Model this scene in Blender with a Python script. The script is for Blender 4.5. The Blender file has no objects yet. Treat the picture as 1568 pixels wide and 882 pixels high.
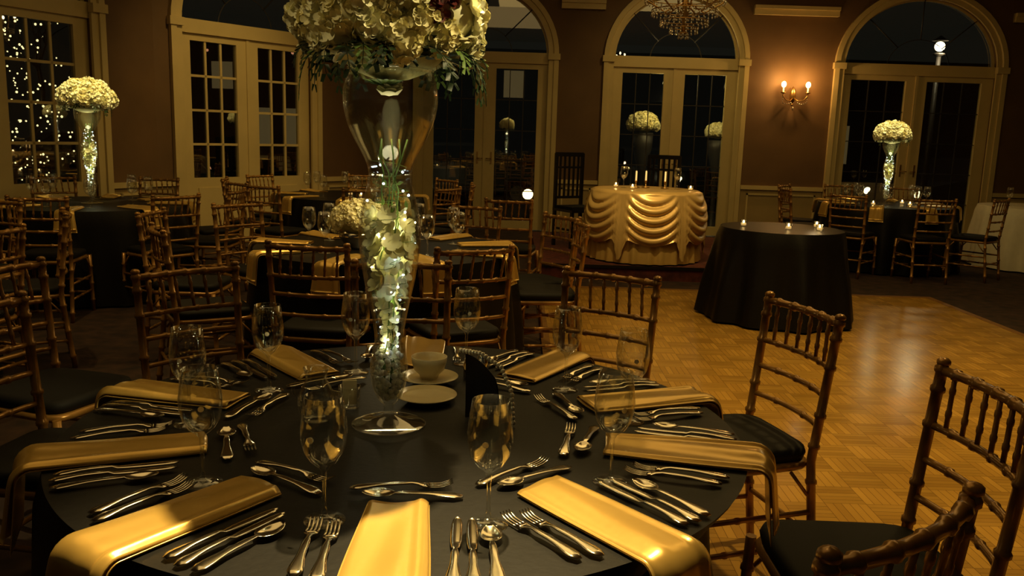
import bpy, math, random
from mathutils import Vector, Matrix
random.seed(4)
sc = bpy.context.scene
sc.view_settings.view_transform = 'Standard'
pi = math.pi

# ------------------------------------------------------------------ materials
def new_mat(name):
    m = bpy.data.materials.new(name); m.use_nodes = True
    nt = m.node_tree
    return m, nt, nt.nodes['Principled BSDF']

def pmat(name, col, rough=0.5, metal=0.0, noise=0.0, nscale=20, bump=0.0, emit=None, estr=0, sheen=0, spec=0.5, stretch=None):
    m, nt, b = new_mat(name)
    b.inputs['Base Color'].default_value = (*col, 1)
    b.inputs['Roughness'].default_value = rough
    b.inputs['Metallic'].default_value = metal
    b.inputs['Specular IOR Level'].default_value = spec
    if sheen: b.inputs['Sheen Weight'].default_value = sheen
    if emit:
        b.inputs['Emission Color'].default_value = (*emit, 1)
        b.inputs['Emission Strength'].default_value = estr
        m.cycles.emission_sampling = 'NONE'
    if noise or bump:
        tc = nt.nodes.new('ShaderNodeTexCoord')
        n = nt.nodes.new('ShaderNodeTexNoise'); n.inputs['Scale'].default_value = nscale
        n.inputs['Detail'].default_value = 4
        if stretch:
            mp = nt.nodes.new('ShaderNodeMapping'); mp.inputs['Scale'].default_value = stretch
            nt.links.new(tc.outputs['Object'], mp.inputs[0]); nt.links.new(mp.outputs[0], n.inputs['Vector'])
        else:
            nt.links.new(tc.outputs['Object'], n.inputs['Vector'])
        if noise:
            r = nt.nodes.new('ShaderNodeValToRGB')
            r.color_ramp.elements[0].position = 0.3; r.color_ramp.elements[1].position = 0.7
            r.color_ramp.elements[0].color = (*[c*(1-noise) for c in col], 1)
            r.color_ramp.elements[1].color = (*[min(1, c*(1+noise)) for c in col], 1)
            nt.links.new(n.outputs['Fac'], r.inputs[0]); nt.links.new(r.outputs[0], b.inputs['Base Color'])
        if bump:
            bp = nt.nodes.new('ShaderNodeBump'); bp.inputs['Strength'].default_value = bump; bp.inputs['Distance'].default_value = 0.01
            nt.links.new(n.outputs['Fac'], bp.inputs['Height']); nt.links.new(bp.outputs[0], b.inputs['Normal'])
    return m

def glass_mat(name, tint, base=0.05, edge=0.5, rough=0.02, gloss=(1, 1, 1), blend=0.15):
    m = bpy.data.materials.new(name); m.use_nodes = True
    nt = m.node_tree; nt.nodes.remove(nt.nodes['Principled BSDF'])
    out = nt.nodes['Material Output']
    tr = nt.nodes.new('ShaderNodeBsdfTransparent'); tr.inputs[0].default_value = (*tint, 1)
    gl = nt.nodes.new('ShaderNodeBsdfGlossy'); gl.inputs['Roughness'].default_value = rough; gl.inputs[0].default_value = (*gloss, 1)
    lw = nt.nodes.new('ShaderNodeLayerWeight'); lw.inputs['Blend'].default_value = blend
    mr = nt.nodes.new('ShaderNodeMapRange'); mr.inputs['To Min'].default_value = base; mr.inputs['To Max'].default_value = edge
    mx = nt.nodes.new('ShaderNodeMixShader')
    nt.links.new(lw.outputs['Facing'], mr.inputs['Value']); nt.links.new(mr.outputs[0], mx.inputs[0])
    nt.links.new(tr.outputs[0], mx.inputs[1]); nt.links.new(gl.outputs[0], mx.inputs[2]); nt.links.new(mx.outputs[0], out.inputs[0])
    return m

M_wood = pmat('chair_gilt_wood', (0.34, 0.172, 0.038), 0.28, 0.4, noise=0.35, nscale=14, spec=0.6)
M_cush = pmat('chair_cushion_black', (0.008, 0.007, 0.006), 0.7, spec=0.25)
M_black = pmat('black_tablecloth', (0.006, 0.005, 0.0042), 0.46, noise=0.2, nscale=60, bump=0.05, spec=0.24)
M_gold = pmat('gold_satin', (0.80, 0.51, 0.125), 0.26, 0.45, noise=0.07, nscale=6, bump=0.3)
M_gold2 = pmat('gold_satin_skirt', (0.66, 0.42, 0.12), 0.34, 0.3, noise=0.07, nscale=7, bump=0.1)
M_ivory = pmat('champagne_satin', (0.70, 0.45, 0.15), 0.30, 0.28, noise=0.06, nscale=6, bump=0.1)
M_linen = pmat('white_linen', (0.74, 0.68, 0.50), 0.7, noise=0.05, nscale=10)
M_silver = pmat('silverware', (0.84, 0.77, 0.62), 0.15, 1.0, noise=0.05, nscale=40)
M_white = pmat('white_petals', (0.92, 0.88, 0.58), 0.6, noise=0.10, nscale=18)
M_white2 = pmat('cream_petals', (0.88, 0.81, 0.46), 0.6, noise=0.12, nscale=25)
M_core = pmat('flower_core', (0.40, 0.38, 0.16), 0.8, noise=0.3)
M_leaf = pmat('dark_foliage', (0.016, 0.038, 0.010), 0.45, noise=0.4, nscale=30)
M_leaf2 = pmat('bright_foliage', (0.16, 0.27, 0.06), 0.5, noise=0.3, nscale=30)
M_red = pmat('dark_red_petals', (0.12, 0.015, 0.012), 0.5, noise=0.3, nscale=40)
M_china = pmat('china', (0.84, 0.72, 0.42), 0.2, noise=0.03)
M_trim = pmat('painted_trim', (0.62, 0.49, 0.21), 0.42, noise=0.06, nscale=3)
M_wain = pmat('wainscot_paint', (0.36, 0.26, 0.10), 0.5, noise=0.08, nscale=3)
M_wall = pmat('wall_brown_paint', (0.14, 0.076, 0.027), 0.65, noise=0.12, nscale=2.5, bump=0.05)
M_ceil = pmat('ceiling_paint', (0.34, 0.26, 0.13), 0.9, noise=0.05, nscale=3)
M_dark = pmat('dark_paint_shaded_muntin', (0.03, 0.025, 0.02), 0.5, noise=0.1)
M_blackwood = pmat('black_lacquer', (0.01, 0.009, 0.008), 0.3, noise=0.2)
M_carpet = pmat('carpet', (0.034, 0.016, 0.009), 0.95, noise=0.6, nscale=9, bump=0.3)
M_riser = pmat('red_carpet', (0.11, 0.024, 0.014), 0.9, noise=0.5, nscale=14, bump=0.2)
M_ground = pmat('asphalt', (0.012, 0.012, 0.012), 0.9, noise=0.4, nscale=3)
M_glass = glass_mat('clear_glass', (0.98, 0.985, 0.96), 0.045, 1.0, 0.04)
M_vglass = glass_mat('vase_glass', (0.97, 0.98, 0.95), 0.03, 1.0, 0.05)
M_pane = glass_mat('window_glass', (0.62, 0.62, 0.54), 0.15, 0.8, 0.012)
M_led = pmat('led_cool', (0.8, 0.9, 1), 0.5, emit=(0.70, 0.86, 1.0), estr=16)
M_ledw = pmat('led_warm', (1, 0.9, 0.7), 0.5, emit=(1.0, 0.82, 0.45), estr=12)
M_flame = pmat('flame', (1, 0.7, 0.3), 0.5, emit=(1.0, 0.62, 0.22), estr=28)
M_bulb = pmat('sconce_bulb', (1, 0.6, 0.3), 0.5, emit=(1.0, 0.48, 0.13), estr=26)
M_lampg = pmat('lamp_globe', (1, 0.9, 0.7), 0.5, emit=(1.0, 0.86, 0.55), estr=9)
M_wax = pmat('candle_wax', (0.85, 0.75, 0.5), 0.5, emit=(1.0, 0.6, 0.2), estr=0.6)
M_brass = pmat('aged_brass', (0.40, 0.24, 0.08), 0.3, 0.9, noise=0.15)
M_crystal = pmat('crystal', (0.50, 0.45, 0.36), 0.08, 0.6, noise=0.05)
M_stone = pmat('white_glass_stones', (0.92, 0.90, 0.78), 0.15, noise=0.08)
M_pearl = pmat('rhinestone_beads', (0.95, 0.90, 0.75), 0.08, 0.5, noise=0.04)
M_carp = pmat('car_paint', (0.06, 0.06, 0.065), 0.25, 0.5, noise=0.05)
M_carg = pmat('car_glass', (0.01, 0.01, 0.012), 0.1, noise=0.05)

def parquet():
    m, nt, b = new_mat('parquet_wood')
    N = nt.nodes.new; L = nt.links.new
    tc = N('ShaderNodeTexCoord')
    T = 0.17
    ch = N('ShaderNodeTexChecker'); ch.inputs['Scale'].default_value = 1/T
    L(tc.outputs['Object'], ch.inputs['Vector'])
    cols = []
    for rot in (0, pi/2):
        mp = N('ShaderNodeMapping'); mp.inputs['Rotation'].default_value = (0, 0, rot)
        L(tc.outputs['Object'], mp.inputs[0])
        br = N('ShaderNodeTexBrick'); br.offset = 0.0
        br.inputs['Scale'].default_value = 1.0
        br.inputs['Brick Width'].default_value = T; br.inputs['Row Height'].default_value = T/5
        br.inputs['Mortar Size'].default_value = 0.0012; br.inputs['Bias'].default_value = 0.0
        br.inputs['Color1'].default_value = (0.52, 0.29, 0.052, 1)
        br.inputs['Color2'].default_value = (0.40, 0.212, 0.036, 1)
        br.inputs['Mortar'].default_value = (0.18, 0.09, 0.02, 1)
        L(mp.outputs[0], br.inputs['Vector']); cols.append(br)
    mx = N('ShaderNodeMix'); mx.data_type = 'RGBA'
    L(ch.outputs['Fac'], mx.inputs['Factor']); L(cols[0].outputs['Color'], mx.inputs[6]); L(cols[1].outputs['Color'], mx.inputs[7])
    no = N('ShaderNodeTexNoise'); no.inputs['Scale'].default_value = 2.5; no.inputs['Detail'].default_value = 6
    L(tc.outputs['Object'], no.inputs['Vector'])
    mr = N('ShaderNodeMapRange'); mr.inputs['To Min'].default_value = 0.65; mr.inputs['To Max'].default_value = 1.3
    L(no.outputs['Fac'], mr.inputs['Value'])
    vm = N('ShaderNodeVectorMath'); vm.operation = 'SCALE'
    L(mx.outputs[2], vm.inputs[0]); L(mr.outputs[0], vm.inputs['Scale'])
    mr2 = N('ShaderNodeMapRange'); mr2.inputs['To Min'].default_value = 0.90; mr2.inputs['To Max'].default_value = 1.08
    L(ch.outputs['Fac'], mr2.inputs['Value'])
    vm2 = N('ShaderNodeVectorMath'); vm2.operation = 'SCALE'
    L(vm.outputs[0], vm2.inputs[0]); L(mr2.outputs[0], vm2.inputs['Scale'])
    L(vm2.outputs[0], b.inputs['Base Color'])
    mr3 = N('ShaderNodeMapRange'); mr3.inputs['To Min'].default_value = 0.14; mr3.inputs['To Max'].default_value = 0.28
    L(no.outputs['Fac'], mr3.inputs['Value']); L(mr3.outputs[0], b.inputs['Roughness'])
    return m
M_parquet = parquet()

# ------------------------------------------------------------------ mesh builder
class MB:
    def __init__(s): s.v = []; s.f = []; s.m = []; s.sm = []
    def face(s, idx, mat=0, sm=False): s.f.append(tuple(idx)); s.m.append(mat); s.sm.append(sm)
    def box(s, lo, hi, mat=0):
        b = len(s.v)
        for z in (lo[2], hi[2]):
            for x, y in ((lo[0], lo[1]), (hi[0], lo[1]), (hi[0], hi[1]), (lo[0], hi[1])): s.v.append((x, y, z))
        for q in ((0, 3, 2, 1), (4, 5, 6, 7), (0, 1, 5, 4), (1, 2, 6, 5), (2, 3, 7, 6), (3, 0, 4, 7)): s.face([b+i for i in q], mat)
    def tube(s, pts, rads, seg=8, mat=0, cap=True):
        P = [Vector(p) for p in pts]; n = len(P)
        if not hasattr(rads, '__len__'): rads = [rads]*n
        b = len(s.v); prev = None
        for i in range(n):
            t = (P[min(i+1, n-1)]-P[max(i-1, 0)])
            t = t.normalized() if t.length > 1e-9 else Vector((0, 0, 1))
            if prev is None:
                ref = Vector((0, 0, 1)) if abs(t.z) < 0.9 else Vector((1, 0, 0))
                a = t.cross(ref).normalized()
            else:
                a = (prev - t*prev.dot(t)).normalized()
            prev = a; c = t.cross(a)
            for k in range(seg):
                an = 2*pi*k/seg
                q = P[i]+(a*math.cos(an)+c*math.sin(an))*rads[i]
                s.v.append(tuple(q))
        for i in range(n-1):
            for k in range(seg):
                k2 = (k+1) % seg
                s.face((b+i*seg+k, b+i*seg+k2, b+(i+1)*seg+k2, b+(i+1)*seg+k), mat, True)
        if cap:
            s.face([b+k for k in range(seg)][::-1], mat); s.face([b+(n-1)*seg+k for k in range(seg)], mat)
    def lathe(s, prof, seg=24, mat=0, c=(0, 0, 0)):
        b = len(s.v)
        for r, z in prof:
            for k in range(seg):
                an = 2*pi*k/seg; s.v.append((c[0]+r*math.cos(an), c[1]+r*math.sin(an), c[2]+z))
        for i in range(len(prof)-1):
            for k in range(seg):
                k2 = (k+1) % seg
                s.face((b+i*seg+k, b+i*seg+k2, b+(i+1)*seg+k2, b+(i+1)*seg+k), mat, True)
    def ball(s, c, r, mat=0, seg=8, rings=5, sz=1.0):
        s.lathe([(r*math.sin(pi*i/rings)+1e-5, -r*sz*math.cos(pi*i/rings)) for i in range(rings+1)], seg, mat, c)
    def grid(s, fn, nu, nv, mat=0, sm=True, wrap=False):
        b = len(s.v)
        for i in range(nu+1):
            for j in range(nv+(0 if wrap else 1)): s.v.append(tuple(fn(i, j)))
        w = nv if wrap else nv+1
        for i in range(nu):
            for j in range(nv):
                j2 = (j+1) % w
                s.face((b+i*w+j, b+i*w+j2, b+(i+1)*w+j2, b+(i+1)*w+j), mat, sm)
    def sheet(s, ys, ws, zs, th=0.002, dips=None, nx=4, mat=0):
        n = len(ys); dips = dips or [0]*n; b = len(s.v)
        for i in range(n):
            for lay in (0, 1):
                for j in range(nx+1):
                    q = -1+2*j/nx
                    s.v.append((ws[i]*q, ys[i], zs[i]-dips[i]*(1-q*q)+(th*(1-0.5*q*q) if lay else 0)))
        w = 2*(nx+1)
        for i in range(n-1):
            o = b+i*w
            for j in range(nx):
                s.face((o+j, o+w+j, o+w+j+1, o+j+1), mat, True)
                k = nx+1+j
                s.face((o+k, o+k+1, o+w+k+1, o+w+k), mat, True)
            s.face((o, o+nx+1, o+w+nx+1, o+w), mat); s.face((o+nx, o+w+nx, o+w+2*nx+1, o+2*nx+1), mat)
        for o in (b, b+(n-1)*w):
            s.face([o+j for j in range(nx+1)]+[o+2*nx+1-j for j in range(nx+1)], mat)
    def petal(s, c, d, side, L, W, mat=0, lift=0.3, rnd=False):
        c = Vector(c); d = Vector(d); side = Vector(side); n = d.cross(side)
        b = len(s.v)
        if rnd:
            up = n*L*lift
            for p in (c, c+d*L*0.4+side*W*0.85, c+d*L*0.8+side*W*0.9+up*0.25, c+d*L+side*W*0.3+up*0.35, c+d*L-side*W*0.3+up*0.35, c+d*L*0.8-side*W*0.9+up*0.25, c+d*L*0.4-side*W*0.85, c+d*L*0.6-up*0.2): s.v.append(tuple(p))
            for i in range(7): s.face((b+7, b+i, b+(i+1) % 7), mat, True)
            return
        for p in (c, c+d*L*0.55+side*W+n*L*lift*0.2, c+d*L+n*L*lift*0.0, c+d*L*0.55-side*W+n*L*lift*0.2, c+d*L*0.55-n*L*lift*0.25): s.v.append(tuple(p))
        s.face((b, b+1, b+2, b+4), mat, True); s.face((b, b+4, b+2, b+3), mat, True)
    def mesh(s, name, mats):
        me = bpy.data.meshes.new(name); me.from_pydata(s.v, [], s.f)
        for m in mats: me.materials.append(m)
        me.polygons.foreach_set('material_index', s.m); me.polygons.foreach_set('use_smooth', s.sm)
        me.update(); return me

def put(me, name, loc=(0, 0, 0), rot=0.0, scale=1.0, parent=None):
    o = bpy.data.objects.new(name, me); sc.collection.objects.link(o)
    o.location = loc; o.rotation_euler = (0, 0, rot)
    o.scale = (scale,)*3 if not hasattr(scale, '__len__') else scale
    if parent: o.parent = parent
    return o
def empty(name, loc=(0, 0, 0), rot=0.0, scale=1.0):
    o = bpy.data.objects.new(name, None); sc.collection.objects.link(o)
    o.location = loc; o.rotation_euler = (0, 0, rot); o.scale = (scale,)*3; o.empty_display_size = 0.1
    return o

# ------------------------------------------------------------------ camera
p = math.radians(10.2); ph = math.radians(1.8)
fw = Vector((0, math.cos(p), -math.sin(p))); r0 = Vector((1, 0, 0)); u0 = Vector((0, math.sin(p), math.cos(p)))
R = r0*math.cos(ph)+u0*math.sin(ph); U = u0*math.cos(ph)-r0*math.sin(ph)
cam = bpy.data.cameras.new('camera'); co = bpy.data.objects.new('camera', cam); sc.collection.objects.link(co)
mat = Matrix((R, U, -fw)).transposed().to_4x4(); mat.translation = Vector((0, 0, 1.45)); co.matrix_world = mat
cam.sensor_width = 36; cam.lens = 29.96; cam.clip_start = 0.02; cam.clip_end = 200
sc.camera = co

# ------------------------------------------------------------------ room shell
H = 4.5
CA = (-7.62, 2.67); CB = (-4.1, 9.85); CC = (-1.6, 13.1)
poly = [CA, CB, CC, (11, 13.1), (11, -3), (-7.62, -3)]
mb = MB()
n = len(poly)
for x, y in poly: mb.v.append((x, y, 0))
for x, y in poly: mb.v.append((x, y, -0.15))
mb.face(list(range(n))[::-1]); mb.face([n+i for i in range(n)])
for i in range(n): mb.face((i, (i+1) % n, n+(i+1) % n, n+i))
put(mb.mesh('floor', [M_carpet]), 'floor')
mb = MB()
for x, y in poly: mb.v.append((x, y, H))
for x, y in poly: mb.v.append((x, y, H+0.15))
mb.face(list(range(n))); mb.face([n+i for i in range(n)][::-1])
for i in range(n): mb.face((i, (i+1) % n, n+(i+1) % n, n+i))
put(mb.mesh('ceiling', [M_ceil]), 'ceiling')
mb = MB(); mb.box((-40, -20, -0.35), (60, 70, -0.2)); put(mb.mesh('ground_outside', [M_ground]), 'ground_outside')
mb = MB(); mb.box((0, 0, 0.0), (3.75, 9.3, 0.012)); mb.box((-0.06, -0.06, 0), (0, 9.36, 0.014), 1); mb.box((3.75, -0.06, 0), (3.81, 9.36, 0.014), 1); mb.box((0, 9.3, 0), (3.75, 9.36, 0.014), 1)
M_border = pmat('dance_floor_edge', (0.25, 0.12, 0.03), 0.35, noise=0.2)
put(mb.mesh('dance_floor', [M_parquet, M_border]), 'dance_floor', (0.28, -1.15, 0.001), math.radians(0))

def wall(name, O, d, L, bays, kind, rail_to=None):
    d = Vector((d[0], d[1])).normalized(); nn = Vector((d.y, -d.x))
    def W(v): return [(O[0]+d.x*a+nn.x*b, O[1]+d.y*a+nn.y*b, z) for a, b, z in v]
    wb = MB(); tb = MB(); bb = MB()
    edges = [0.0]
    for b in bays: edges += [b['c']-b['hw'], b['c']+b['hw']]
    edges.append(L)
    for i in range(0, len(edges), 2):
        a, e = edges[i], edges[i+1]
        wb.box((a, -0.2, 0), (e, 0, H))
        a2 = a+(0.14 if i else 0); e2 = e-(0.14 if i+2 < len(edges) else 0)
        if e2-a2 > 0.05:
            wb.box((a2, 0, 0.14), (e2, 0.012, 0.74), 1)
            tb.box((a2, 0, 0.74), (e2, 0.045, 0.80)); tb.box((a2, 0, 3.30), (e2, 0.07, 3.38)); tb.box((a2, 0, 3.38), (e2, 0.10, 3.43))
            bb.box((a2, 0, 0.0), (e2, 0.03, 0.14))
            if e2-a2 > 0.35:
                x0, x1 = a2+0.1, e2-0.1
                for z0, z1 in ((0.2, 0.68),):
                    tb.box((x0, 0.012, z0), (x1, 0.03, z0+0.025)); tb.box((x0, 0.012, z1-0.025), (x1, 0.03, z1))
                    tb.box((x0, 0.012, z0), (x0+0.025, 0.03, z1)); tb.box((x1-0.025, 0.012, z0), (x1, 0.03, z1))
    for k, b in enumerate(bays):
        c, hw, ry, zs, zb = b['c'], b['hw'], b['ry'], 2.62, b['zb']
        NA = 28
        arch = [(c-hw*math.cos(pi*i/NA), zs+ry*math.sin(pi*i/NA)) for i in range(NA+1)]
        for i in range(NA):
            (x0, z0), (x1, z1) = arch[i], arch[i+1]
            o = len(wb.v)
            wb.v += [(x0, 0, z0), (x1, 0, z1), (x1, 0, H), (x0, 0, H), (x0, -0.2, z0), (x1, -0.2, z1)]
            wb.face((o, o+1, o+2, o+3)); wb.face((o, o+4, o+5, o+1))
            o = len(tb.v)
            cw = 0.13
            def ex(x, z, q, c=c, hw=hw, ry=ry):
                an = math.atan2((z-zs)/ry, (x-c)/hw); return (c+(hw+q)*math.cos(an), zs+(ry+q)*math.sin(an))
            for q, nf in ((-0.02, 0.0), (-0.02, 0.035), (0.05, 0.035), (0.06, 0.06), (cw, 0.06), (cw, 0.0)):
                for (x, z) in (arch[i], arch[i+1]):
                    X, Z = ex(x, z, q); tb.v.append((X, nf, Z))
            for j in range(5): tb.face((o+2*j, o+2*j+1, o+2*j+3, o+2*j+2))
        for sgn in (-1, 1):
            xj = c+sgn*hw
            lo, hi = sorted((xj-sgn*0.02, xj+sgn*0.06)); tb.box((lo, 0, 0), (hi, 0.035, zs))
            lo, hi = sorted((xj+sgn*0.06, xj+sgn*0.13)); tb.box((lo, 0, 0), (hi, 0.06, zs))
            lo, hi = sorted((xj-sgn*0.03, xj+sgn*0.15)); tb.box((lo, 0, zs-0.06), (hi, 0.08, zs+0.03))
        fb = MB(); y0, y1 = -0.12, -0.06
        lo_, ou = b.get('gap', 0.155), hw-0.17
        g = 0.003
        fb.box((c-hw+g, y0, 2.50), (c+hw-g, -0.02, 2.66), 0)
        fb.box((c-hw+g, y0, 0.005), (c-ou, y1, 2.5)); fb.box((c+ou, y0, 0.005), (c+hw-g, y1, 2.5)); fb.box((c-lo_, y0, 0.005), (c+lo_, y1, 2.5))
        fb.box((c-0.02, y1, 0.005), (c+0.02, y1+0.015, 2.5))
        for sgn in (-1, 1):
            x0, x1 = sorted((c+sgn*lo_, c+sgn*ou))
            fb.box((x0, y0, 2.42), (x1, y1, 2.5)); fb.box((x0, y0, 0.005), (x1, y1, zb))
            fb.box((x0, -0.10, zb), (x1, -0.092, 2.42), 1)
            mm, wd = (0, 0.014) if b['munt'] else (2, 0.006)  # back-door muntins thin and dark: their unlit look is put into the color
            for j in range(1, 3):
                xm = x0+(x1-x0)*j/3; fb.box((xm-wd, -0.092, zb), (xm+wd, -0.075, 2.42), mm)
            nr = 4 if zb > 0.5 else 5
            for j in range(1, nr):
                zm = zb+(2.42-zb)*j/nr; fb.box((x0, -0.092, zm-wd), (x1, -0.075, zm+wd), mm)
            if zb > 0.5:
                fb.box((x0+0.05, y1, 0.2), (x1-0.05, y1+0.015, zb-0.12))
            else:
                xs = c+sgn*(lo_-0.05)
                fb.box((xs-0.012, y1, 1.0), (xs+0.012, y1+0.01, 1.18), 3); fb.tube([(xs, y1, 1.08), (xs, y1+0.05, 1.08), (xs-sgn*0.08, y1+0.05, 1.08)], 0.008, 6, 3)
        gb = len(fb.v)
        fb.v.append((c, -0.095, 2.64))
        for x, z in arch: fb.v.append((c+(x-c)*0.997, -0.095, z-0.003))
        for i in range(NA): fb.face((gb, gb+1+i, gb+2+i), 1)
        for rr in (0.4, 0.995-0.045/hw):
            ww = 0.045 if rr > 0.5 else 0.012
            for i in range(NA):
                o = len(fb.v)
                for q in (rr, rr+ww/hw):
                    for (x, z) in (arch[i], arch[i+1]): fb.v.append((c+(x-c)*q, -0.08, zs+(z-zs)*q))
                fb.face((o, o+1, o+3, o+2), 0 if rr > 0.5 else 2)
        for an in (45, 90, 135):
            an = math.radians(an); fb.tube([(c+0.4*hw*math.cos(an), -0.085, zs+0.4*ry*math.sin(an)), (c+0.99*hw*math.cos(an), -0.085, zs+0.99*ry*math.sin(an))], 0.009, 5, 2)
        fb.v = W(fb.v); put(fb.mesh(kind, [M_trim, M_pane, M_dark, M_brass]), '%s_%d' % (kind, b['n']))
    wb.v = W(wb.v); tb.v = W(tb.v); bb.v = W(bb.v)
    put(wb.mesh(name, [M_wall, M_wain]), 'wall_'+name)
    put(tb.mesh(name, [M_trim]), 'trim_'+name); put(bb.mesh(name, [M_wain]), 'baseboard_'+name)

wall('back', CC, (1, 0), 12.6, [dict(c=1.11, hw=0.95, ry=0.95, zb=0.14, munt=0, n=1), dict(c=3.94, hw=0.95, ry=0.95, zb=0.14, munt=0, n=2),
     dict(c=7.57, hw=1.15, ry=1.0, zb=0.14, munt=0, n=3), dict(c=10.9, hw=1.1, ry=1.0, zb=0.14, munt=0, n=4)], 'door')
dB = Vector((CC[0]-CB[0], CC[1]-CB[1])); wall('left_angled', CB, dB, dB.length, [dict(c=1.27, hw=0.95, ry=0.95, zb=0.82, munt=1, n=1)], 'window')
dA = Vector((CB[0]-CA[0], CB[1]-CA[1])); LA = dA.length
wall('left', CA, dA, LA, [dict(c=LA-4.9, hw=1.07, ry=1.0, zb=0.82, munt=1, n=3), dict(c=LA-1.85, hw=1.07, ry=1.0, zb=0.82, munt=1, n=2)], 'window')
mb = MB(); mb.box((11, -3, 0), (11.2, 13.1, H)); put(mb.mesh('wall_right', [M_wall]), 'wall_right')

mb = MB(); mb.box((0.25, 8.74, 0), (3.05, 11.6, 0.15), 0); mb.box((0.24, 8.725, 0.12), (3.06, 8.74, 0.152), 1)
put(mb.mesh('stage_riser', [M_riser, M_blackwood]), 'stage_riser')

# ------------------------------------------------------------------ chiavari chair
def chair_mesh():
    mb = MB()
    def bamboo(pts, r, nodes):
        P = [Vector(q) for q in pts]; seg = []
        tot = sum((P[i+1]-P[i]).length for i in range(len(P)-1))
        ts = set()
        for k in nodes:
            for dt in (-0.010, -0.005, 0.005, 0.010): ts.add(round(k+dt/tot, 5))
        acc = 0; cum = [0]
        for i in range(len(P)-1): acc += (P[i+1]-P[i]).length; cum.append(acc/tot)
        for c in cum: ts.add(round(c, 5))
        ts = sorted(t for t in ts if 0 <= t <= 1)
        pts2, rr = [], []
        for t in ts:
            i = max(k for k in range(len(cum)) if cum[k] <= t+1e-6); i = min(i, len(P)-2)
            q = (t-cum[i])/(cum[i+1]-cum[i]); pts2.append(P[i].lerp(P[i+1], q))
            near = any(abs(t-k)*tot < 0.007 for k in nodes); rr.append(r*1.3 if near else r)
        mb.tube(pts2, rr, 8, 0)
    hx = 0.19
    yb = lambda z: -0.19-0.05*(z-0.45)/0.47 if z > 0.45 else -0.19-0.05*(0.45-z)/0.45
    for s in (-1, 1):
        bamboo([(s*0.185, yb(0), 0), (s*0.185, -0.19, 0.45), (s*0.193, yb(0.91), 0.91)], 0.0145, [0.08, 0.25, 0.42, 0.55, 0.66, 0.83, 0.93, 0.985])
        mb.ball((s*0.193, yb(0.92), 0.915), 0.018, 0, 8, 5, 0.7)
        bamboo([(s*0.205, 0.215, 0), (s*0.20, 0.20, 0.44)], 0.0145, [0.2, 0.5, 0.8])
        bamboo([(s*0.187, yb(0.17), 0.17), (s*0.203, 0.208, 0.17)], 0.009, [0.25, 0.5, 0.75])
        bamboo([(s*0.187, yb(0.28), 0.28), (s*0.203, 0.206, 0.28)], 0.009, [0.33, 0.66])
        mb.tube([(s*0.187, -0.12, 0.42), (s*0.187, -0.185, 0.34)], 0.006, 6); mb.tube([(s*0.2, 0.13, 0.42), (s*0.2, 0.2, 0.34)], 0.006, 6)
    for yy, zz in ((0.212, 0.15), (0.209, 0.25)): bamboo([(-0.2, yy, zz), (0.2, yy, zz)], 0.009, [0.25, 0.5, 0.75])
    bamboo([(-0.185, yb(0.2), 0.2), (0.185, yb(0.2), 0.2)], 0.009, [0.33, 0.66])
    def rail(z, r, nd):
        y = yb(z); N = 8
        bamboo([(-hx+2*hx*i/N, y-0.028*(1-(2*i/N-1)**2), z) for i in range(N+1)], r, nd)
    rail(0.895, 0.0125, [0.12, 0.31, 0.5, 0.69, 0.88]); rail(0.755, 0.010, [0.2, 0.4, 0.6, 0.8]); rail(0.665, 0.010, [0.25, 0.5, 0.75]); rail(0.565, 0.0095, [0.3, 0.7])
    for i in range(6):
        x = -hx+2*hx*(i+0.9)/6.8; q = 1-(x/hx)**2
        bamboo([(x, yb(0.755)-0.028*q, 0.755), (x*1.0+0.012, yb(0.895)-0.028*q, 0.895)], 0.0062, [0.3, 0.7])
    def seat(z0, z1, g, mat):
        o = len(mb.v); N = 24
        def outline(k, gr):
            an = 2*pi*k/N; cx, cy = math.cos(an), math.sin(an)
            e = 0.32
            x = math.copysign(abs(cx)**e, cx); y = math.copysign(abs(cy)**e, cy)
            return (x*(0.195+0.008*y+gr), y*(0.205+gr))
        for z, gr in ((z0, g), (z0+(z1-z0)*0.5, g+0.006), (z1-0.004, g), (z1, g-0.02)):
            for k in range(N):
                x, y = outline(k, gr); mb.v.append((x, y, z))
        for i in range(3):
            for k in range(N): mb.face((o+i*N+k, o+i*N+(k+1) % N, o+(i+1)*N+(k+1) % N, o+(i+1)*N+k), mat, True)
        mb.face([o+3*N+k for k in range(N)], mat, True); mb.face([o+k for k in range(N)][::-1], mat)
    seat(0.425, 0.452, 0, 0); seat(0.453, 0.495, -0.008, 1)
    return mb.mesh('chiavari_chair', [M_wood, M_cush])
CH = chair_mesh()
def chair(x, y, fx, fy):
    """x,y = position of the top of the back, (fx,fy) facing"""
    f = Vector((fx, fy)).normalized(); o = Vector((x, y))+f*0.24
    z = 0.0
    if 0.2 < o.x < 4.1 and o.y < 8.2: z = 0.013
    put(CH, 'dining_chair', (o.x, o.y, z), math.atan2(f.y, f.x)-pi/2)

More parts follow.
